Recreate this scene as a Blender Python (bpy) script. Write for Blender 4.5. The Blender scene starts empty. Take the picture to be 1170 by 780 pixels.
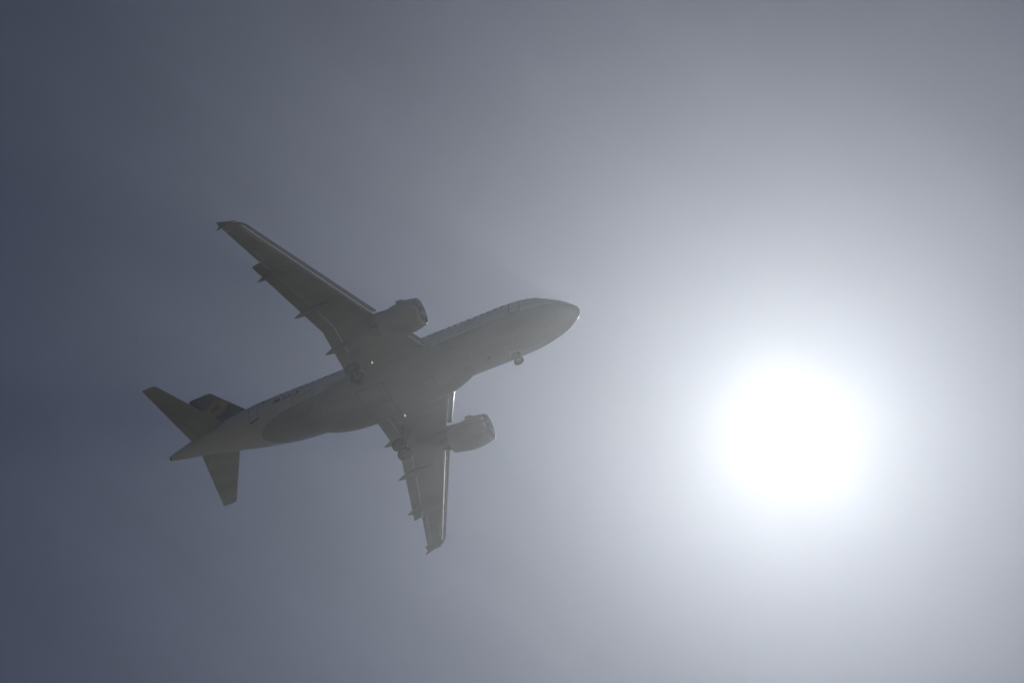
import bpy, bmesh, math, random
from mathutils import Matrix, Vector

random.seed(7)
R = math.radians
S = bpy.context.scene
COL = S.collection

# ------------------------------------------------------------------ camera
ELEV = R(54.8)                       # the photographer looks up at this angle
CAM_Z = 1.7
cam = bpy.data.cameras.new('camera')
cam.sensor_width = 36.0
cam.lens = 36.0 * 2212.46 / 1170.0
cam.clip_start = 0.1
cam.clip_end = 20000.0
cam_o = bpy.data.objects.new('camera', cam)
COL.objects.link(cam_o)
right = Vector((1, 0, 0))
fwd = Vector((0, math.cos(ELEV), math.sin(ELEV)))
upv = Vector((0, -math.sin(ELEV), math.cos(ELEV)))
M3 = Matrix((right, upv, -fwd)).transposed()
CAM_M = Matrix.Translation((0, 0, CAM_Z)) @ M3.to_4x4()
cam_o.matrix_world = CAM_M
S.camera = cam_o

# ------------------------------------------------------------------ sun direction (towards the sun)
sun_dir = (M3 @ Vector(((903 - 585) / 2212.46, -(500 - 390) / 2212.46, -1.0))).normalized()
sun_elev = math.asin(sun_dir.z)
sun_azim = math.atan2(sun_dir.x, sun_dir.y)       # clockwise from +Y

# ------------------------------------------------------------------ world
W = bpy.data.worlds.new('World')
S.world = W
W.use_nodes = True
nt = W.node_tree
nt.nodes.clear()
N = nt.nodes.new
L = nt.links.new
out = N('ShaderNodeOutputWorld')
sky = N('ShaderNodeTexSky')
sky.sky_type = 'NISHITA'
sky.sun_disc = False
sky.sun_elevation = sun_elev
sky.sun_rotation = sun_azim
sky.air_density = 1.0
sky.dust_density = 2.2
sky.ozone_density = 3.0
bg_sky = N('ShaderNodeBackground')
SKY_STRENGTH = 0.053
tint = N('ShaderNodeMixRGB'); tint.blend_type = 'MULTIPLY'
tint.inputs['Fac'].default_value = 1.0
tint.inputs['Color2'].default_value = (0.78, 0.96, 1.36, 1)      # the camera's cool white balance
L(sky.outputs['Color'], tint.inputs['Color1'])
L(tint.outputs['Color'], bg_sky.inputs['Color'])
# thin high veil of cirrus lit round the sun: brightness falls with the angle from the sun
tc = N('ShaderNodeTexCoord')
dot = N('ShaderNodeVectorMath'); dot.operation = 'DOT_PRODUCT'
nrm = N('ShaderNodeVectorMath'); nrm.operation = 'NORMALIZE'
L(tc.outputs['Generated'], nrm.inputs[0])
L(nrm.outputs[0], dot.inputs[0])
dot.inputs[1].default_value = sun_dir


def math_node(op, a, b=None, clamp=False):
    n = N('ShaderNodeMath'); n.operation = op; n.use_clamp = clamp
    for i, v in enumerate((a, b)):
        if v is None: continue
        if isinstance(v, (int, float)): n.inputs[i].default_value = v
        else: L(v, n.inputs[i])
    return n.outputs[0]


cosang = math_node('MINIMUM', dot.outputs['Value'], 0.9999999)
ang = math_node('MULTIPLY', math_node('ARCCOSINE', cosang), 180 / math.pi)   # degrees from the sun
# cirrus density: stretched soft noise on the sky sphere
# (thin bands of cirrus, long along one direction of the sky and narrow across it)
band_a = (right * 0.74 - upv * 0.67).normalized()
band_b = band_a.cross(sun_dir).normalized()
comb = N('ShaderNodeCombineXYZ')
for i, (ax, sc_) in enumerate(((band_a, 1.6), (band_b, 9.0), (sun_dir, 2.0))):
    dn = N('ShaderNodeVectorMath'); dn.operation = 'DOT_PRODUCT'
    L(nrm.outputs[0], dn.inputs[0]); dn.inputs[1].default_value = ax
    L(math_node('MULTIPLY', dn.outputs['Value'], sc_), comb.inputs[i])
nz = N('ShaderNodeTexNoise')
nz.inputs['Scale'].default_value = 1.6
nz.inputs['Detail'].default_value = 4.0
nz.inputs['Roughness'].default_value = 0.45
nz.inputs['Distortion'].default_value = 0.4
L(comb.outputs[0], nz.inputs['Vector'])
mr = N('ShaderNodeMapRange')
mr.inputs['From Min'].default_value = 0.3
mr.inputs['From Max'].default_value = 0.7
mr.inputs['To Min'].default_value = 0.93
mr.inputs['To Max'].default_value = 1.07
L(nz.outputs['Fac'], mr.inputs['Value'])
cirrus = mr.outputs['Result']
AUR_A, AUR_W = 0.75, 11.0
COR_A, COR_W = 5.0, 1.75
# the veil is thicker in the upper part of this sky
updot = N('ShaderNodeVectorMath'); updot.operation = 'DOT_PRODUCT'
L(nrm.outputs[0], updot.inputs[0]); updot.inputs[1].default_value = upv * 0.93 + right * 0.36
vr = N('ShaderNodeMapRange'); vr.interpolation_type = 'SMOOTHSTEP'
vr.inputs['From Min'].default_value = -0.20; vr.inputs['From Max'].default_value = 0.16
vr.inputs['To Min'].default_value = 0.0; vr.inputs['To Max'].default_value = 1.5
L(updot.outputs['Value'], vr.inputs['Value'])
# broken patches in the thin cloud make the edge of the dazzle uneven
nz2 = N('ShaderNodeTexNoise')
nz2.inputs['Scale'].default_value = 24.0
nz2.inputs['Detail'].default_value = 6.0
nz2.inputs['Roughness'].default_value = 0.62
L(nrm.outputs[0], nz2.inputs['Vector'])
warp = math_node('ADD', math_node('MULTIPLY', nz2.outputs['Fac'], 0.9), 0.55)
cang = math_node('MULTIPLY', ang, warp)
aur = math_node('MULTIPLY', math_node('EXPONENT', math_node('MULTIPLY', ang, -1.0 / AUR_W)), AUR_A)
aur = math_node('MULTIPLY', aur, vr.outputs['Result'])
q = math_node('MULTIPLY', cang, 1.0 / COR_W)
core = math_node('MULTIPLY', math_node('EXPONENT', math_node('MULTIPLY', math_node('POWER', q, 1.25), -1.0)), COR_A)
glow = math_node('MULTIPLY', math_node('ADD', aur, core), cirrus)
wisps = math_node('MULTIPLY', cirrus, math_node('ADD', math_node('MULTIPLY', nz2.outputs['Fac'], 0.22), 0.89))
L(math_node('MULTIPLY', wisps, SKY_STRENGTH), bg_sky.inputs['Strength'])
bg_glow = N('ShaderNodeBackground')
bg_glow.inputs['Color'].default_value = (0.93, 0.97, 1.0, 1)
L(glow, bg_glow.inputs['Strength'])
add = N('ShaderNodeAddShader')
L(bg_sky.outputs[0], add.inputs[0]); L(bg_glow.outputs[0], add.inputs[1])
L(add.outputs[0], out.inputs['Surface'])

# ------------------------------------------------------------------ sun lamp
sl = bpy.data.lights.new('sun', 'SUN')
sl.energy = 4.0
sl.angle = R(0.53)
sl.color = (1.0, 0.98, 0.95)
so = bpy.data.objects.new('sun', sl)
COL.objects.link(so)
so.rotation_euler = (-sun_dir).to_track_quat('-Z', 'Y').to_euler()
so.location = (0, 0, 60)

# ------------------------------------------------------------------ exposure
S.view_settings.view_transform = 'Standard'
S.view_settings.look = 'None'
S.view_settings.gamma = 1.0
S.view_settings.use_curve_mapping = False
S.view_settings.exposure = -2.73
S.cycles.max_bounces = 8
S.cycles.volume_bounces = 0
S.cycles.use_denoising = True


# ------------------------------------------------------------------ materials
def material(name, color, rough=0.5, metal=0.0, coat=0.0, vary=0.06, scale=1.5):
    m = bpy.data.materials.new(name)
    m.use_nodes = True
    t = m.node_tree
    b = t.nodes['Principled BSDF']
    b.inputs['Metallic'].default_value = metal
    b.inputs['Coat Weight'].default_value = coat
    b.inputs['Coat Roughness'].default_value = 0.06
    c = t.nodes.new('ShaderNodeTexCoord')
    n = t.nodes.new('ShaderNodeTexNoise')
    n.inputs['Scale'].default_value = scale
    n.inputs['Detail'].default_value = 5.0
    mpn = t.nodes.new('ShaderNodeMapping')
    mpn.inputs['Scale'].default_value = (0.35, 1.0, 1.0)      # dirt streaks run along the airflow
    t.links.new(c.outputs['Object'], mpn.inputs['Vector'])
    t.links.new(mpn.outputs[0], n.inputs['Vector'])
    r = t.nodes.new('ShaderNodeValToRGB')
    r.color_ramp.elements[0].position = 0.3
    r.color_ramp.elements[1].position = 0.7
    r.color_ramp.elements[0].color = tuple(v * (1 - vary * 2) for v in color) + (1,)
    r.color_ramp.elements[1].color = tuple(min(1, v * (1 + vary)) for v in color) + (1,)
    t.links.new(n.outputs['Fac'], r.inputs['Fac'])
    t.links.new(r.outputs['Color'], b.inputs['Base Color'])
    rr = t.nodes.new('ShaderNodeMapRange')
    rr.inputs['To Min'].default_value = max(0.02, rough - 0.08)
    rr.inputs['To Max'].default_value = min(1, rough + 0.08)
    t.links.new(n.outputs['Fac'], rr.inputs['Value'])
    t.links.new(rr.outputs['Result'], b.inputs['Roughness'])
    return m


def livery_material():
    """white upper hull, grey belly below a straight paint line, in hull coordinates"""
    m = material('hull_paint', (0.80, 0.80, 0.79), 0.32, coat=0.9, vary=0.03)
    m.node_tree.nodes['Principled BSDF'].inputs['Coat Roughness'].default_value = 0.05
    t = m.node_tree
    b = t.nodes['Principled BSDF']
    src = b.inputs['Base Color'].links[0].from_socket
    c = t.nodes.new('ShaderNodeTexCoord')
    s = t.nodes.new('ShaderNodeSeparateXYZ')
    t.links.new(c.outputs['Object'], s.inputs[0])
    ma = t.nodes.new('ShaderNodeMath'); ma.operation = 'MULTIPLY_ADD'
    ma.inputs[1].default_value = 0.022; ma.inputs[2].default_value = 0.50
    t.links.new(s.outputs['X'], ma.inputs[0])
    sm = t.nodes.new('ShaderNodeMath'); sm.operation = 'ADD'
    t.links.new(ma.outputs[0], sm.inputs[0]); t.links.new(s.outputs['Z'], sm.inputs[1])
    st = t.nodes.new('ShaderNodeMapRange')
    st.inputs['From Min'].default_value = -0.02; st.inputs['From Max'].default_value = 0.02
    t.links.new(sm.outputs[0], st.inputs['Value'])
    mx = t.nodes.new('ShaderNodeMixRGB')
    n = t.nodes.new('ShaderNodeTexNoise'); n.inputs['Scale'].default_value = 0.9
    n.inputs['Detail'].default_value = 6
    mpn = t.nodes.new('ShaderNodeMapping'); mpn.inputs['Scale'].default_value = (0.25, 1.6, 1.2)
    t.links.new(c.outputs['Object'], mpn.inputs['Vector']); t.links.new(mpn.outputs[0], n.inputs['Vector'])
    g = t.nodes.new('ShaderNodeValToRGB')
    g.color_ramp.elements[0].position = 0.3; g.color_ramp.elements[1].position = 0.7
    g.color_ramp.elements[0].color = (0.30, 0.30, 0.29, 1)
    g.color_ramp.elements[1].color = (0.38, 0.38, 0.37, 1)
    t.links.new(n.outputs['Fac'], g.inputs['Fac'])
    t.links.new(st.outputs['Result'], mx.inputs['Fac'])
    t.links.new(g.outputs['Color'], mx.inputs['Color1'])
    t.links.new(src, mx.inputs['Color2'])
    t.links.new(mx.outputs['Color'], b.inputs['Base Color'])
    return m


M_HULL = livery_material()
M_BELLY = material('belly_grey_paint', (0.36, 0.36, 0.35), 0.40, coat=0.3, vary=0.10, scale=0.9)
M_WING = material('wing_grey_paint', (0.41, 0.40, 0.35), 0.42, coat=0.2, vary=0.08, scale=0.8)
M_SLAT = material('bare_metal_edge', (0.80, 0.80, 0.80), 0.16, metal=1.0, vary=0.03)
M_COWL = material('cowl_paint', (0.50, 0.50, 0.48), 0.38, coat=0.3, vary=0.06)
M_DARK = material('dark_interior', (0.03, 0.03, 0.032), 0.6, vary=0.1)
M_FAN = material('fan_titanium', (0.25, 0.25, 0.26), 0.35, metal=1.0, vary=0.1)
M_HOT = material('nozzle_metal', (0.34, 0.32, 0.29), 0.45, metal=0.3, vary=0.15)
M_RIM = material('wheel_rim_paint', (0.05, 0.05, 0.05), 0.5, vary=0.1)
M_TYRE = material('tyre_rubber', (0.025, 0.025, 0.025), 0.8, vary=0.1)
M_GEAR = material('gear_paint', (0.30, 0.30, 0.29), 0.45, vary=0.1)
M_FIN = material('tail_dark_blue', (0.008, 0.010, 0.028), 0.5, coat=0.05, vary=0.05)
M_YEL = material('emblem_yellow', (0.90, 0.50, 0.03), 0.4, vary=0.03)
M_GLASS = material('window_glass', (0.02, 0.022, 0.026), 0.08, coat=0.6, vary=0.05)
M_LINE = material('door_outline_paint', (0.10, 0.07, 0.07), 0.5, vary=0.05)
M_SEAM = material('door_seam', (0.24, 0.23, 0.22), 0.5, vary=0.05)
M_INK = material('lettering_paint', (0.02, 0.022, 0.05), 0.5, vary=0.05)
M_RED = material('flag_red', (0.5, 0.02, 0.02), 0.5, vary=0.03)
M_GOLD = material('flag_gold', (0.8, 0.5, 0.03), 0.5, vary=0.03)
M_BLACK = material('flag_black', (0.015, 0.015, 0.015), 0.5, vary=0.03)
M_LAMP = bpy.data.materials.new('lit_lamp'); M_LAMP.use_nodes = True
_b = M_LAMP.node_tree.nodes['Principled BSDF']
_b.inputs['Emission Color'].default_value = (1, 0.93, 0.78, 1)
_b.inputs['Emission Strength'].default_value = 6.0


# ------------------------------------------------------------------ mesh helpers
def build(name, bm, mats, parent=None, smooth=True, angle=35):
    bmesh.ops.remove_doubles(bm, verts=bm.verts, dist=1e-5)
    bmesh.ops.recalc_face_normals(bm, faces=bm.faces)
    me = bpy.data.meshes.new(name)
    bm.to_mesh(me); bm.free()
    for m in (mats if isinstance(mats, (list, tuple)) else [mats]):
        me.materials.append(m)
    if smooth:
        for p in me.polygons: p.use_smooth = True
        me.set_sharp_from_angle(angle=R(angle))
    o = bpy.data.objects.new(name, me)
    COL.objects.link(o)
    if parent: o.parent = parent
    return o


def loft(bm, loops, cap=True, closed=True, mat=0):
    """skin a list of equal-length vertex loops"""
    rows = [[bm.verts.new(p) for p in lp] for lp in loops]
    n = len(rows[0])
    for a, b in zip(rows, rows[1:]):
        for i in range(n if closed else n - 1):
            j = (i + 1) % n
            f = bm.faces.new((a[i], a[j], b[j], b[i])); f.material_index = mat
    if cap:
        for r in (rows[0], rows[-1]):
            try: bm.faces.new(r).material_index = mat
            except ValueError: pass
    return rows


def interp(tab, x):
    if x <= tab[0][0]: return tab[0][1:]
    for a, b in zip(tab, tab[1:]):
        if x <= b[0]:
            t = (x - a[0]) / (b[0] - a[0])
            return tuple(p + (q - p) * t for p, q in zip(a[1:], b[1:]))
    return tab[-1][1:]


def smooth_interp(tab, x):
    """Catmull-Rom through a table with uneven steps"""
    n = len(tab)
    if x <= tab[0][0]: return tab[0][1:]
    if x >= tab[-1][0]: return tab[-1][1:]
    for i in range(n - 1):
        if tab[i][0] <= x <= tab[i + 1][0]: break
    x0, x1 = tab[i][0], tab[i + 1][0]
    h = x1 - x0; t = (x - x0) / h
    res = []
    for k in range(1, len(tab[0])):
        p0, p1 = tab[i][k], tab[i + 1][k]
        d = (p1 - p0) / h
        def slope(j):
            if j <= 0 or j >= n - 1: return (tab[min(j + 1, n - 1)][k] - tab[max(j - 1, 0)][k]) / (tab[min(j + 1, n - 1)][0] - tab[max(j - 1, 0)][0])
            a = (tab[j][k] - tab[j - 1][k]) / (tab[j][0] - tab[j - 1][0])
            b = (tab[j + 1][k] - tab[j][k]) / (tab[j + 1][0] - tab[j][0])
            return 0.0 if a * b <= 0 else 2 * a * b / (a + b)
        m0, m1 = slope(i), slope(i + 1)
        res.append((2*t**3-3*t**2+1)*p0 + (t**3-2*t**2+t)*h*m0 + (-2*t**3+3*t**2)*p1 + (t**3-t**2)*h*m1)
    return tuple(res)


def tube(bm, p, q, r0, r1=None, n=12, mat=0):
    p, q = Vector(p), Vector(q)
    r1 = r0 if r1 is None else r1
    d = (q - p).normalized()
    a = d.orthogonal().normalized(); b = d.cross(a)
    loft(bm, [[c + (a * math.cos(2*math.pi*i/n) + b * math.sin(2*math.pi*i/n)) * r for i in range(n)] for c, r in ((p, r0), (q, r1))], mat=mat)


def plate(bm, poly, n, t, mat=0):
    """solid plate: polygon points, normal direction, thickness"""
    n = Vector(n).normalized()
    loft(bm, [[Vector(p) - n * t / 2 for p in poly], [Vector(p) + n * t / 2 for p in poly]], mat=mat)


def revolve(bm, prof, cy, cz, n=40, mat=0, droop=0.0, x0=0.0):
    """spin (x, r) pairs about an axis along X"""
    loops = []
    for x, r in prof:
        z0 = cz - (x - x0) * droop
        loops.append([(x, cy + r * math.cos(2*math.pi*i/n), z0 + r * math.sin(2*math.pi*i/n)) for i in range(n)])
    return loft(bm, loops, cap=False, mat=mat)


NACA = lambda u: 5 * (0.2969*math.sqrt(max(u, 0)) - 0.1260*u - 0.3516*u*u + 0.2843*u**3 - 0.1015*u**4)


def foil(x0, x1, zc, t, cut=1.0, k=14, up=0.5, twist=0.0):
    """closed airfoil loop of (x, z); cut < 1 leaves a blunt rear end"""
    us = [(1 - math.cos(math.pi * i / k)) / 2 for i in range(k + 1)]
    pts = []
    for u in reversed(us): pts.append((x0 + (x1 - x0) * u, zc + 2 * up * t * NACA(u * cut)))
    for u in us[1:]: pts.append((x0 + (x1 - x0) * u, zc - 2 * (1 - up) * t * NACA(u * cut)))
    if twist:
        ct, st = math.cos(twist), math.sin(twist)
        pts = [(x0 + (x - x0) * ct + (z - zc) * st, zc - (x - x0) * st + (z - zc) * ct) for x, z in pts]
    return pts


# ------------------------------------------------------------------ airliner: frame is X aft from the nose, Y to starboard, Z up (metres)
pose_R = Matrix(((-0.90969284, -0.41347829, -0.03866059),
                 (-0.35821458, 0.73417873, 0.57677023),
                 (-0.21009819, 0.53853254, -0.81599109)))
pose = Matrix.Translation((4.8646, 2.6607, -140.1233)) @ pose_R.to_4x4()
plane = bpy.data.objects.new('airliner', None)
COL.objects.link(plane)
plane.matrix_world = CAM_M @ pose
plane['label'] = 'white twin-engine airliner with grey belly, dark fin and lowered wheels beside the hazy sun'
plane['category'] = 'airplane'

# ---- fuselage: x, z top, z bottom, half width
HULL = [(0.0, -0.60, -0.66, 0.03), (0.06, -0.40, -0.84, 0.22), (0.3, -0.14, -1.08, 0.50), (0.8, 0.28, -1.36, 0.88),
        (1.5, 0.74, -1.62, 1.25), (2.3, 1.28, -1.82, 1.54), (3.2, 1.76, -1.96, 1.77), (4.4, 2.0, -2.05, 1.92),
        (6.0, 2.07, -2.07, 1.975), (12.0, 2.07, -2.07, 1.975), (20.0, 2.07, -2.07, 1.975), (21.5, 2.07, -2.0, 1.975),
        (23.0, 2.07, -1.78, 1.95), (24.5, 2.06, -1.43, 1.88), (26.0, 2.05, -1.03, 1.74), (28.0, 1.99, -0.48, 1.43),
        (30.0, 1.86, 0.0, 1.05), (32.0, 1.58, 0.40, 0.62), (33.4, 1.27, 0.64, 0.32), (33.84, 1.16, 0.72, 0.22)]


def hull_at(x):
    zt, zb, w = smooth_interp(HULL, x)
    return (zt + zb) / 2, (zt - zb) / 2, w


def hull_pt(x, a, off=0.0):
    """point on the hull; a = angle above the horizontal on starboard (pi - a on port)"""
    zc, h, w = hull_at(x)
    p = Vector((x, w * math.cos(a), zc + h * math.sin(a)))
    n = Vector((0, math.cos(a) / w, math.sin(a) / h)).normalized()
    return p + n * off


def hull_side(x, z, side, off=0.0):
    zc, h, w = hull_at(x)
    s = max(-0.99, min(0.99, (z - zc) / h))
    a = math.asin(s)
    return hull_pt(x, a if side > 0 else math.pi - a, off)


bm = bmesh.new()
xs = [4.0 * (k / 60) ** 2 for k in range(61)] + [4.4, 4.8, 5.2, 5.6, 6.0] + [6.0 + i for i in range(1, 15)] + [20.75 + 0.5 * i for i in range(0, 26)] + [33.4, 33.65, 33.84]
loft(bm, [[hull_pt(x, 2 * math.pi * i / 144) for i in range(144)] for x in xs])
fuselage = build('fuselage', bm, M_HULL, plane, angle=50)

bm = bmesh.new()
tube(bm, (33.80, 0, 0.94), (33.98, 0, 0.95), 0.215, 0.17, 24)
build('exhaust_outlet', bm, M_DARK, fuselage)


def patch(bm, fn, u0, u1, v0, v1, nu, nv, t=0.012, mat=0):
    """thin solid patch over the hull: fn(u, v, off)"""
    lo = [[bm.verts.new(fn(u0 + (u1-u0)*i/nu, v0 + (v1-v0)*j/nv, t)) for j in range(nv+1)] for i in range(nu+1)]
    for i in range(nu):
        for j in range(nv):
            bm.faces.new((lo[i][j], lo[i+1][j], lo[i+1][j+1], lo[i][j+1])).material_index = mat
    ed = [(lo[i][0], lo[i+1][0]) for i in range(nu)] + [(lo[nu][j], lo[nu][j+1]) for j in range(nv)] + \
         [(lo[i+1][nv], lo[i][nv]) for i in reversed(range(nu))] + [(lo[0][j+1], lo[0][j]) for j in reversed(range(nv))]
    under = {}
    for i in range(nu+1):
        for j in range(nv+1):
            if i in (0, nu) or j in (0, nv):
                under[lo[i][j]] = bm.verts.new(fn(u0 + (u1-u0)*i/nu, v0 + (v1-v0)*j/nv, -0.02))
    for a, b in ed:
        bm.faces.new((a, b, under[b], under[a])).material_index = mat


# cabin windows, one row each side
for side in (1, -1):
    fn = lambda u, v, o, s=side: hull_side(u, v, s, o)
    for k in range(38):
        x = 5.3 + k * 0.533
        if k in (17,): continue
        bm = bmesh.new()
        patch(bm, fn, x - 0.11, x + 0.11, 0.54, 0.86, 2, 2, 0.006)
        build('cabin_window', bm, M_GLASS, fuselage)
    # cockpit side panes
    for x0, x1, z0, z1 in ((1.75, 2.35, 0.28, 0.72), (2.42, 3.0, 0.32, 0.86), (3.06, 3.5, 0.40, 0.86)):
        bm = bmesh.new(); patch(bm, fn, x0, x1, z0, z1, 4, 4, 0.008)
        build('cockpit_window', bm, M_GLASS, fuselage)
    # cabin doors shown by their outlines
    for xd, zb, zt, wd in ((4.35, -0.58, 1.27, 0.82), (25.85, -0.50, 1.32, 0.82)):
        bm = bmesh.new()
        e = 0.03
        patch(bm, fn, xd - wd/2, xd + wd/2, zb - 0.05, zb + e, 4, 1, 0.006)
        patch(bm, fn, xd - wd/2, xd + wd/2, zt - e, zt, 4, 1, 0.006)
        patch(bm, fn, xd - wd/2, xd - wd/2 + e, zb + e, zt - e, 1, 10, 0.006)
        patch(bm, fn, xd + wd/2 - e, xd + wd/2, zb + e, zt - e, 1, 10, 0.006)
        build('cabin_door', bm, M_LINE if xd > 20 else M_SEAM, fuselage)
# cargo doors on the starboard belly
fn = lambda u, v, o: hull_side(u, v, 1, o)
for xd, wd in ((7.9, 1.82), (21.6, 1.82)):
    bm = bmesh.new()
    for a0, a1, b0, b1 in ((xd-wd/2, xd+wd/2, -1.62, -1.60), (xd-wd/2, xd+wd/2, -0.42, -0.40),
                           (xd-wd/2, xd-wd/2+0.025, -1.60, -0.42), (xd+wd/2-0.025, xd+wd/2, -1.60, -0.42)):
        patch(bm, fn, a0, a1, b0, b1, 4, 4, 0.005)
    build('cargo_door', bm, M_SEAM, fuselage)

# flag and registration under the windows, both sides
for side in (1, -1):
    fn = lambda u, v, o, s=side: hull_side(u, v, s, o)
    bm = bmesh.new()
    zb = -0.22
    for k, mi in ((0, 2), (1, 1), (2, 0)):
        patch(bm, fn, 23.45, 24.0, zb + 0.13 * k, zb + 0.13 * (k + 1) - 0.004, 3, 2, 0.006, mi)
    build('flag', bm, [M_BLACK, M_RED, M_GOLD], fuselage)
    cu = bpy.data.curves.new('registration', 'FONT')
    cu.body = 'D-AILR'
    cu.size = 0.62
    cu.offset = 0.018
    cu.resolution_u = 3
    to = bpy.data.objects.new('registration', cu)
    COL.objects.link(to)
    bpy.context.view_layer.update()
    dg = bpy.context.evaluated_depsgraph_get()
    me = bpy.data.meshes.new_from_object(to.evaluated_get(dg))
    bpy.data.objects.remove(to)
    bm = bmesh.new(); bm.from_mesh(me)
    bpy.data.meshes.remove(me)
    wtxt = max(v.co.x for v in bm.verts)
    for v in bm.verts:
        x = (23.3 - v.co.x * 1.5 / wtxt) if side > 0 else (21.8 + v.co.x * 1.5 / wtxt)
        v.co = hull_side(x, -0.20 + v.co.y, side, 0.006)
    build('registration', bm, M_INK, fuselage, smooth=False)

# blade antennas
for x, z, zz in ((7.0, -2.06, -0.34), (19.9, -2.4, -0.30), (9.3, 2.06, 0.34), (14.5, 2.06, 0.3)):
    bm = bmesh.new()
    plate(bm, [(x, 0, z + (0.1 if zz < 0 else -0.1)), (x + 0.36, 0, z + (0.1 if zz < 0 else -0.1)), (x + 0.42, 0, z + zz), (x + 0.24, 0, z + zz)], (0, 1, 0), 0.035)
    build('antenna', bm, M_COWL, fuselage)

# ---- belly fairing
FAIR = [(8.4, 0.75, -2.02, 0.45), (9.5, 1.55, -2.14, 1.0), (11.2, 2.08, -2.33, 1.42), (13.5, 2.22, -2.42, 1.6),
        (17.0, 2.22, -2.44, 1.62), (18.6, 2.12, -2.38, 1.5), (19.8, 1.85, -2.24, 1.25), (20.8, 1.45, -2.08, 0.9), (21.6, 0.9, -1.95, 0.5)]
bm = bmesh.new()
loops = []
for i in range(41):
    x = 8.4 + (21.6 - 8.4) * i / 40
    w, zb, hh = smooth_interp(FAIR, x)
    zt = zb + hh
    lp = []
    for j in range(33):                       # superellipse lower half, closed through the inside of the hull
        a = math.pi * j / 32
        c, s = math.cos(a), math.sin(a)
        lp.append((x, w * abs(c) ** 0.62 * (1 if c >= 0 else -1), zt - hh * s ** 0.62))
    lp.append((x, -w * 0.6, zt + 0.25)); lp.append((x, w * 0.6, zt + 0.25))
    loops.append(lp)
loft(bm, loops)
fairing = build('belly_fairing', bm, M_BELLY, plane, angle=40)



def fair_pt(x, y, off):
    w, zb, hh = smooth_interp(FAIR, x)
    c = min(0.98, abs(y) / w) ** (1 / 0.62)
    return Vector((x, y, zb + hh - hh * (1 - c * c) ** 0.31 - off))


# closed main gear bay doors and two service panels, seen by their seams
for x0, x1, y0, y1 in ((15.1, 17.3, 0.04, 1.55), (15.1, 17.3, -1.55, -0.04), (11.6, 12.5, -0.45, 0.45), (18.2, 18.9, -0.35, 0.35)):
    bm = bmesh.new()
    for a0, a1, b0, b1 in ((x0, x1, y0, y0 + 0.03), (x0, x1, y1 - 0.03, y1), (x0, x0 + 0.03, y0 + 0.03, y1 - 0.03), (x1 - 0.03, x1, y0 + 0.03, y1 - 0.03)):
        patch(bm, fair_pt, a0, a1, b0, b1, 6, 6, 0.006)
    build('bay_door' if x1 - x0 > 2 else 'service_panel', bm, M_LINE, fairing)

# ---- wings
SLAT_LE = [(2.0, 10.85), (2.5, 11.2), (6.1, 13.2), (16.3, 18.52)]
CUT = [(0.0, 16.72), (6.4, 16.62), (13.15, 18.93)]
FLAP_TE = [(0.0, 17.60), (6.35, 17.55), (13.2, 19.74)]
THICK = [(0.0, 1.00), (2.0, 0.92), (6.4, 0.50), (16.3, 0.19), (16.9, 0.12)]
zref = lambda y: -1.15 + 0.1 * y
clean_te = lambda y: 19.06 + (y - 13.2) * 0.333
le = lambda y: interp(SLAT_LE, y)[0]


def wing_station(y):
    t = interp(THICK, y)[0]
    if y < 16.23: x0 = le(y) + 0.46 - 0.008 * y
    else: x0 = interp([(16.23, 18.50), (16.42, 18.66), (16.62, 19.0), (16.74, 19.45)], y)[0]
    if y <= 13.15: x1, cut = interp(CUT, y)[0], 0.86
    elif y < 16.25: x1, cut = clean_te(y) - 0.44, 0.80
    else: x1, cut = clean_te(y) + 0.02, 0.985
    return foil(x0, x1, zref(y) + 0.22 * t, t, cut, up=0.6)


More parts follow.
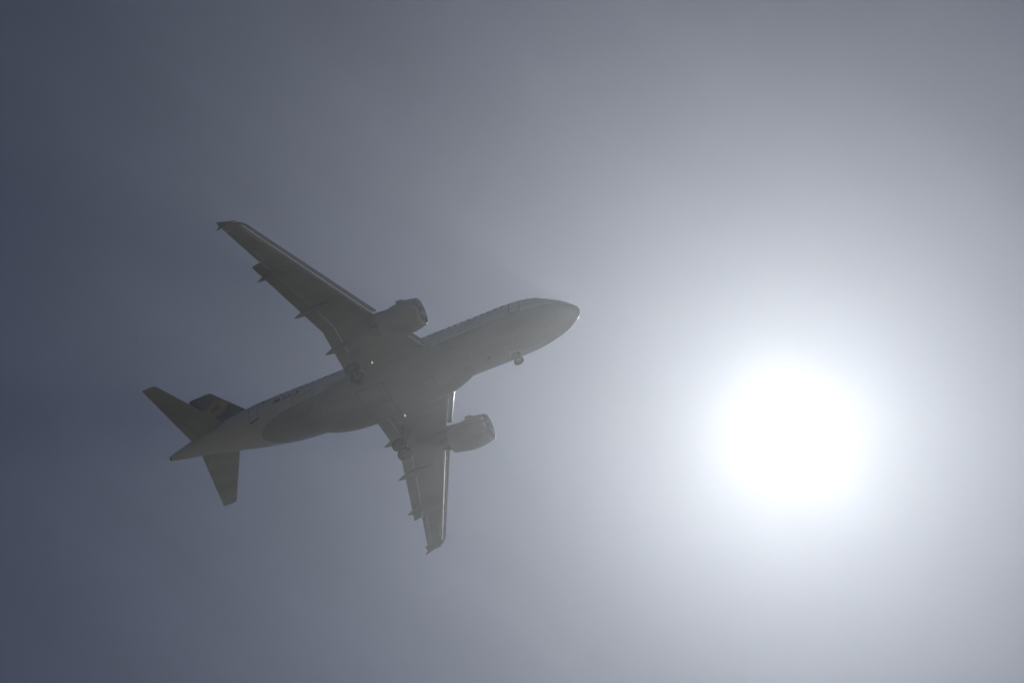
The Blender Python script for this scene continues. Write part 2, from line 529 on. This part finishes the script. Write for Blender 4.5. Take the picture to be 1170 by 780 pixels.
for s in (1, -1):
    bm = bmesh.new()
    ys = [0.6, 2.0, 2.5, 3.5, 4.5, 5.4, 6.1, 6.4, 7.5, 9, 10.5, 12, 13.14, 13.16, 14.5, 15.6, 16.22, 16.26, 16.42, 16.62, 16.74]
    loft(bm, [[(x, s * y, z) for x, z in wing_station(y)] for y in ys])
    wing = build('wing', bm, [M_WING, M_SLAT], plane, angle=40)
    for p in wing.data.polygons:                       # polished fixed nose behind the slats
        if 2.2 < abs(p.center.y) < 16.2 and p.center.x - le(abs(p.center.y)) < 0.50: p.material_index = 1
    # slats: inboard of the pylon, and four outboard
    for y0, y1 in ((2.45, 5.15), (6.25, 8.66), (8.70, 11.11), (11.15, 13.60), (13.64, 16.18)):
        bm = bmesh.new()
        lp = []
        for k in range(5):
            y = y0 + (y1 - y0) * k / 4
            c = 0.46 - 0.007 * y
            lp.append([(x, s * y, z) for x, z in foil(le(y), le(y) + c, zref(y) + 0.02, 0.24 - 0.006 * y, 0.95, up=0.62, twist=-R(24))])
        # nose-down setting: rear edge stands higher than the front
        loft(bm, lp)
        build('slat', bm, M_SLAT, wing, angle=40)
    # flaps
    for y0, y1 in ((2.02, 6.345), (6.365, 13.10)):
        bm = bmesh.new(); lp = []
        for k in range(7):
            y = y0 + (y1 - y0) * k / 6
            x0 = interp(CUT, y)[0] + 0.03; x1 = interp(FLAP_TE, y)[0]
            lp.append([(x, s * y, z) for x, z in foil(x0, x1, zref(y) + 0.06, 0.15, 0.97, up=0.6, twist=R(16))])
        loft(bm, lp)
        build('flap', bm, M_WING, wing, angle=40)
    # aileron
    bm = bmesh.new(); lp = []
    for y in (13.2, 14.2, 15.2, 16.2):
        t = interp(THICK, y)[0]
        lp.append([(x, s * y, z) for x, z in foil(clean_te(y) - 0.42, clean_te(y), zref(y) + 0.22 * t, t * 0.55, 0.97, up=0.55, twist=R(3))])
    loft(bm, lp)
    build('aileron', bm, M_WING, wing, angle=40)
    # flap track fairings
    for y, xt, ln in ((4.75, 18.1, 2.4), (8.35, 18.75, 2.9), (12.05, 19.75, 2.6)):
        bm = bmesh.new(); lp = []
        zt = zref(y)
        for k in range(13):
            u = k / 12
            r = max(0.03, 0.25 * math.sin(math.pi * u ** 1.25) ** 0.75 if 0 < u < 1 else 0)
            zc = zt - 0.10 - 0.34 * max(0, (u - 0.35) / 0.65) ** 1.3
            lp.append([(xt - ln * (1 - u), s * y + r * 0.8 * math.cos(2*math.pi*i/16), zc + r * 1.3 * math.sin(2*math.pi*i/16)) for i in range(16)])
        loft(bm, lp)
        build('flap_track_fairing', bm, M_WING, wing, angle=50)
    # wing tip fence
    bm = bmesh.new()
    zt = zref(16.7) + 0.04
    yb = s * 16.76
    plate(bm, [(19.0, yb, zt), (19.55, yb, zt + 0.22), (20.40, yb + s*0.06, zt + 0.62), (20.55, yb + s*0.06, zt + 0.62), (20.32, yb, zt + 0.1),
               (20.32, yb, zt - 0.1), (20.48, yb, zt - 0.42), (20.36, yb, zt - 0.42), (19.8, yb, zt - 0.14)], (0, 1, 0), 0.04)
    build('wing_tip_fence', bm, M_WING, wing, smooth=False)

    # ---- engine
    cy, cz = s * 5.75, -2.05
    D = 0.035
    bm = bmesh.new()
    revolve(bm, [(10.10, 1.06), (10.35, 1.13), (10.8, 1.185), (11.3, 1.185), (11.9, 1.12), (12.5, 0.99), (13.0, 0.86), (13.0, 0.82), (12.4, 0.84), (11.8, 0.84)], cy, cz, 48, 0, D, 9.85)
    engine = build('engine_nacelle', bm, [M_COWL], plane, angle=40)
    bm = bmesh.new()
    prof = [(10.10, 1.06)]
    for k in range(1, 12):
        a = math.pi / 2 - math.pi * k / 12
        prof.append((9.98 - 0.13 * math.cos(a), 0.955 + 0.075 * math.sin(a)))
    prof += [(10.1, 0.86), (10.4, 0.83), (10.75, 0.85)]
    revolve(bm, prof, cy, cz, 48, 0, D, 9.85)
    build('inlet_lip', bm, M_SLAT, engine, angle=60)
    bm = bmesh.new()
    zf = cz - 0.9 * D
    for k in range(24):
        a = 2 * math.pi * k / 24
        pts = []
        for r, tw in ((0.22, 0.25), (0.84, 0.75)):
            for dd in (-0.085, 0.085):
                aa = a + dd * (0.7 / r if r < 0.5 else 1.3)
                pts.append((10.72 + (dd * 1.5) * (1 - tw), cy + r * math.cos(aa), zf + r * math.sin(aa)))
        bm.faces.new([bm.verts.new(p) for p in (pts[0], pts[1], pts[3], pts[2])])
    build('fan', bm, M_FAN, engine, smooth=False)
    bm = bmesh.new()
    revolve(bm, [(10.35, 0.005), (10.42, 0.09), (10.55, 0.17), (10.75, 0.235), (10.95, 0.24)], cy, zf, 24)
    build('spinner', bm, M_COWL, engine)
    bm = bmesh.new()
    revolve(bm, [(10.95, 0.24), (10.95, 0.845)], cy, zf, 32)
    build('fan_duct', bm, M_DARK, engine)
    bm = bmesh.new()
    revolve(bm, [(11.2, 0.24), (12.2, 0.66), (13.0, 0.60), (13.75, 0.43), (13.75, 0.40), (13.2, 0.40)], cy, cz - 0.12, 32)
    build('exhaust_nozzle', bm, M_HOT, engine)
    bm = bmesh.new()
    revolve(bm, [(13.0, 0.36), (13.7, 0.27), (14.3, 0.03)], cy, cz - 0.12, 24)
    build('exhaust_cone', bm, M_HOT, engine)
    for sy in (1, -1):
        a = R(38)
        def cp(x, r): return Vector((x, cy + sy * r * math.cos(a), cz - (x - 9.85) * D + r * math.sin(a)))
        bm = bmesh.new()
        plate(bm, [cp(10.62, 1.10), cp(10.85, 1.26), cp(11.05, 1.36), cp(11.42, 1.36), cp(11.45, 1.10)], (0, -math.sin(a) * sy, math.cos(a)), 0.035)
        build('strake', bm, M_COWL, engine, smooth=False)
    # pylon
    bm = bmesh.new(); lp = []
    for x, w, zb, zt in ((10.6, 0.03, -1.2, -0.95), (11.2, 0.16, -1.4, -0.72), (12.2, 0.21, -1.6, -0.50), (13.4, 0.21, -1.75, -0.30), (14.6, 0.17, -1.45, -0.30), (15.8, 0.04, -0.85, -0.35)):
        lp.append([(x, cy - w, zb), (x, cy + w, zb), (x, cy + w, zt), (x, cy + w * 0.4, zt + 0.06), (x, cy - w * 0.4, zt + 0.06), (x, cy - w, zt)])
    loft(bm, lp)
    build('pylon', bm, M_WING, engine, angle=30)

    # ---- horizontal stabiliser
    hl = lambda y: 28.35 + (y - 0.8) * 0.63
    ht = lambda y: 31.70 + (y - 0.8) * 0.222
    hz = lambda y: 0.80 + 0.1 * y
    def hfoil(y):
        c = ht(y) - hl(y)
        return foil(hl(y), hl(y) + c * 0.70, hz(y), c * 0.10, 0.72)
    bm = bmesh.new()
    loft(bm, [[(x, s * y, z) for x, z in hfoil(y)] for y in (0.3, 0.9, 2, 3.5, 5, 6.05, 6.16)])
    stab = build('horizontal_stabilizer', bm, M_WING, plane, angle=40)
    bm = bmesh.new(); lp = []
    for y in (0.75, 2, 3.5, 5, 6.16):
        c = ht(y) - hl(y)
        lp.append([(x, s * y, z) for x, z in foil(hl(y) + c * 0.705, ht(y), hz(y), c * 0.062, 0.98, twist=-R(2))])
    loft(bm, lp)
    build('elevator', bm, M_WING, stab, angle=40)
    bm = bmesh.new(); lp = []
    for k, y in enumerate((6.162, 6.22, 6.26)):
        f = (0, 0.10, 0.28)[k]
        x0, x1 = hl(6.16) + f, ht(6.16) - f * 0.15
        lp.append([(x, s * y, z) for x, z in foil(x0, x1, hz(y), 0.14 - 0.06 * k, 0.98)])
    loft(bm, lp)
    build('tip_cap', bm, M_WING, stab, angle=40)

    # ---- main gear
    gx, gy = 16.11, s * 3.8
    gz = -3.5
    bm = bmesh.new()
    tube(bm, (16.0, gy, -0.8), (gx, gy, gz + 0.9), 0.16, 0.15)
    tube(bm, (gx - 0.01, gy, gz + 0.95), (gx, gy, gz), 0.10, 0.10)
    tube(bm, (gx, gy - 0.62, gz), (gx, gy + 0.62, gz), 0.085)
    tube(bm, (gx - 0.05, gy, gz + 1.1), (16.2, gy - s * 1.5, -1.15), 0.075, 0.075)       # side stay
    tube(bm, (gx + 0.14, gy, gz + 1.15), (gx + 0.5, gy, gz + 0.62), 0.05)                # torque links
    tube(bm, (gx + 0.5, gy, gz + 0.62), (gx + 0.1, gy, gz + 0.08), 0.05)
    gear = build('main_gear', bm, M_GEAR, plane)
    for d in (-0.46, 0.46):
        bm = bmesh.new()
        revolve_pts = [(-0.21, 0.30), (-0.21, 0.48), (-0.17, 0.555), (-0.08, 0.585), (0.08, 0.585), (0.17, 0.555), (0.21, 0.48), (0.21, 0.30)]
        loft(bm, [[(gx + r * math.cos(2*math.pi*i/32), gy + d + w, gz + r * math.sin(2*math.pi*i/32)) for i in range(32)] for w, r in revolve_pts])
        wheel = build('tyre', bm, M_TYRE, gear)
        bm = bmesh.new()
        loft(bm, [[(gx + r * math.cos(2*math.pi*i/24), gy + d + w, gz + r * math.sin(2*math.pi*i/24)) for i in range(24)] for w, r in ((-0.225, 0.1), (-0.225, 0.27), (-0.2, 0.295), (0.2, 0.295), (0.225, 0.27), (0.225, 0.1))])
        build('wheel_rim', bm, M_RIM, gear)
    bm = bmesh.new()
    plate(bm, [(15.55, gy + s * 0.30, -1.0), (16.6, gy + s * 0.30, -1.0), (16.5, gy + s * 0.24, -2.55), (15.75, gy + s * 0.24, -2.55)], (0, 1, 0.04), 0.05)
    build('gear_door', bm, M_WING, gear, smooth=False)
    # landing light hanging under the wing root
    bm = bmesh.new()
    tube(bm, (15.55, s * 2.7, -0.85), (15.45, s * 2.7, -1.08), 0.05)
    tube(bm, (15.5, s * 2.7, -1.13), (15.36, s * 2.7, -1.17), 0.085, 0.10, 20)
    lamp = build('landing_light', bm, M_GEAR, plane)
    bm = bmesh.new()
    tube(bm, (15.365, s * 2.7, -1.169), (15.335, s * 2.7, -1.177), 0.09, 0.05, 20)
    build('lamp_lens', bm, M_LAMP, lamp)

# ---- vertical stabiliser
fl = lambda z: 26.25 + (z - 1.9) * 0.862
ft = lambda z: 31.85 + (z - 1.9) * 0.222
bm = bmesh.new(); lp = []
for z in (1.6, 1.9, 3, 4.5, 6, 7.2, 7.56):
    c = ft(z) - fl(z)
    lp.append([(x, y, z) for x, y in foil(fl(z), fl(z) + c * 0.69, 0, c * 0.11, 0.72)])
loft(bm, lp)
fin = build('vertical_stabilizer', bm, M_FIN, plane, angle=40)
bm = bmesh.new(); lp = []
for z in (2.05, 3, 4.5, 6, 7.2, 7.56):
    c = ft(z) - fl(z)
    lp.append([(x, y, z) for x, y in foil(fl(z) + c * 0.695, ft(z), 0, c * 0.068, 0.98)])
loft(bm, lp)
build('rudder', bm, M_FIN, fin, angle=40)
bm = bmesh.new(); lp = []
for k, z in enumerate((7.562, 7.64, 7.69)):
    f = (0, 0.1, 0.3)[k]
    lp.append([(x, y, z) for x, y in foil(fl(7.56) + f, ft(7.56) - f * 0.15, 0, 0.20 - 0.07 * k, 0.98)])
loft(bm, lp)
build('tip_cap', bm, M_FIN, fin, angle=40)
bm = bmesh.new(); lp = []
for x, z in ((23.6, 2.02), (25.0, 2.16), (26.4, 2.42), (27.6, 3.0)):
    lp.append([(x, -0.09, 1.6), (x, 0.09, 1.6), (x, 0.06, z - 0.08), (x, 0, z), (x, -0.06, z - 0.08)])
loft(bm, lp)
build('dorsal_fillet', bm, M_HULL, fin, angle=40)


def fin_y(x, z):
    c = ft(z) - fl(z)
    u = max(0.02, min(1.0, (x - fl(z)) / c))
    return c * 0.11 * NACA(min(1.0, u / 0.69 * 0.72)) if u < 0.69 else c * 0.068 * NACA(min(1, (u - 0.69) / 0.31)) + 0.004


# round yellow emblem with a flying crane, on both faces of the fin
EC, ER = (30.40, 4.85), 1.2
EK = ER / 1.28
CRANE = [(-1.02, 0.06), (-0.62, 0.12), (-0.30, 0.02), (-0.12, 0.10), (-0.42, 0.40), (-0.66, 0.70), (-0.30, 0.60), (-0.05, 0.72), (0.20, 0.62),
         (0.36, 0.44), (0.56, 0.50), (0.72, 0.36), (0.44, 0.10), (0.30, -0.12), (0.62, -0.30), (0.86, -0.52), (0.50, -0.44), (0.22, -0.40), (0.0, -0.24), (-0.25, -0.12), (-0.62, 0.02)]
for s in (1, -1):
    bm = bmesh.new()
    rings = []
    for k in range(9):
        r = ER * k / 8
        rings.append([(EC[0] + r * math.cos(2*math.pi*i/48), 0, EC[1] + r * math.sin(2*math.pi*i/48)) for i in range(48)] if k else None)
    rows = [[bm.verts.new((p[0], s * (fin_y(p[0], p[2]) + 0.008), p[2])) for p in rg] for rg in rings[1:]]
    cv = bm.verts.new((EC[0], s * (fin_y(*EC) + 0.008), EC[1]))
    for i in range(48): bm.faces.new((cv, rows[0][i], rows[0][(i+1) % 48]))
    for a, b in zip(rows, rows[1:]):
        for i in range(48): bm.faces.new((a[i], a[(i+1) % 48], b[(i+1) % 48], b[i]))
    disc = build('emblem_disc', bm, M_YEL, fin)
    bm = bmesh.new()
    vs = [bm.verts.new((EC[0] + px * EK * 0.72, 0, EC[1] + pz * EK * 0.72)) for px, pz in CRANE]
    f = bm.faces.new(vs)
    bmesh.ops.triangulate(bm, faces=[f])
    bmesh.ops.subdivide_edges(bm, edges=bm.edges, cuts=3, use_grid_fill=True)
    for v in bm.verts: v.co.y = s * (fin_y(v.co.x, v.co.z) + 0.016)
    # ring just inside the disc's rim
    r0 = [bm.verts.new((EC[0] + 1.12 * EK * math.cos(2*math.pi*i/48), 0, EC[1] + 1.12 * EK * math.sin(2*math.pi*i/48))) for i in range(48)]
    r1 = [bm.verts.new((EC[0] + 1.18 * EK * math.cos(2*math.pi*i/48), 0, EC[1] + 1.18 * EK * math.sin(2*math.pi*i/48))) for i in range(48)]
    for v in r0 + r1: v.co.y = s * (fin_y(v.co.x, v.co.z) + 0.016)
    for i in range(48): bm.faces.new((r0[i], r0[(i+1) % 48], r1[(i+1) % 48], r1[i]))
    build('emblem_crane', bm, M_FIN, fin, smooth=False)

# ---- nose gear
gx, gz = 5.07, -3.55
bm = bmesh.new()
tube(bm, (5.25, 0, -1.9), (gx, 0, gz + 0.4), 0.10, 0.09)
tube(bm, (gx + 0.02, 0, gz + 0.5), (gx, 0, gz), 0.06)
tube(bm, (gx, -0.34, gz), (gx, 0.34, gz), 0.05)
tube(bm, (gx + 0.08, 0, gz + 0.75), (6.2, 0, -1.95), 0.05)
nose_gear = build('nose_gear', bm, M_GEAR, plane)
for d in (-0.25, 0.25):
    bm = bmesh.new()
    loft(bm, [[(gx + r * math.cos(2*math.pi*i/28), d + w, gz + r * math.sin(2*math.pi*i/28)) for i in range(28)] for w, r in ((-0.11, 0.18), (-0.11, 0.31), (-0.08, 0.365), (-0.03, 0.38), (0.03, 0.38), (0.08, 0.365), (0.11, 0.31), (0.11, 0.18))])
    build('tyre', bm, M_TYRE, nose_gear)
    bm = bmesh.new()
    loft(bm, [[(gx + r * math.cos(2*math.pi*i/20), d + w, gz + r * math.sin(2*math.pi*i/20)) for i in range(20)] for w, r in ((-0.118, 0.05), (-0.118, 0.15), (-0.1, 0.175), (0.1, 0.175), (0.118, 0.15), (0.118, 0.05))])
    build('wheel_rim', bm, M_RIM, nose_gear)
    s = 1 if d > 0 else -1
    bm = bmesh.new()
    plate(bm, [(4.9, s * 0.30, -2.0), (5.9, s * 0.30, -2.0), (5.85, s * 0.36, -2.62), (5.0, s * 0.36, -2.62)], (0, 1, 0.1), 0.03)
    build('gear_door', bm, M_BELLY, nose_gear, smooth=False)

# ------------------------------------------------------------------ ground under the photographer
def ground_material():
    m = bpy.data.materials.new('dry_grass_ground'); m.use_nodes = True
    t = m.node_tree; b = t.nodes['Principled BSDF']
    b.inputs['Roughness'].default_value = 0.95
    c = t.nodes.new('ShaderNodeTexCoord')
    n1 = t.nodes.new('ShaderNodeTexNoise'); n1.inputs['Scale'].default_value = 0.02; n1.inputs['Detail'].default_value = 8
    n2 = t.nodes.new('ShaderNodeTexNoise'); n2.inputs['Scale'].default_value = 2.0; n2.inputs['Detail'].default_value = 6
    t.links.new(c.outputs['Object'], n1.inputs['Vector']); t.links.new(c.outputs['Object'], n2.inputs['Vector'])
    r = t.nodes.new('ShaderNodeValToRGB')
    r.color_ramp.elements[0].position = 0.35; r.color_ramp.elements[0].color = (0.16, 0.15, 0.085, 1)
    r.color_ramp.elements[1].position = 0.65; r.color_ramp.elements[1].color = (0.30, 0.27, 0.18, 1)
    mx = t.nodes.new('ShaderNodeMath'); mx.operation = 'ADD'
    sc = t.nodes.new('ShaderNodeMath'); sc.operation = 'MULTIPLY'; sc.inputs[1].default_value = 0.5
    t.links.new(n1.outputs['Fac'], mx.inputs[0]); t.links.new(n2.outputs['Fac'], mx.inputs[1])
    t.links.new(mx.outputs[0], sc.inputs[0]); t.links.new(sc.outputs[0], r.inputs['Fac'])
    t.links.new(r.outputs['Color'], b.inputs['Base Color'])
    return m


bm = bmesh.new()
G = 4000
bmesh.ops.create_grid(bm, x_segments=40, y_segments=40, size=G)
ground = build('ground', bm, ground_material(), smooth=False)
ground['kind'] = 'structure'

# ------------------------------------------------------------------ sunlit haze
bm = bmesh.new()
z0, z1, h = -1.0, 134.0, G + 100
bmesh.ops.create_cube(bm, size=1.0)
for v in bm.verts:
    v.co = (v.co.x * 2 * h, v.co.y * 2 * h, z0 if v.co.z < 0 else z1)
hm = bpy.data.materials.new('haze_air'); hm.use_nodes = True
t = hm.node_tree; t.nodes.clear()
o_ = t.nodes.new('ShaderNodeOutputMaterial'); v_ = t.nodes.new('ShaderNodeVolumePrincipled')
v_.inputs['Color'].default_value = (0.90, 0.95, 1.0, 1)
v_.inputs['Density'].default_value = 0.00090
v_.inputs['Anisotropy'].default_value = 0.87
t.links.new(v_.outputs[0], o_.inputs['Volume'])
haze = build('haze', bm, hm, smooth=False)
haze['kind'] = 'stuff'
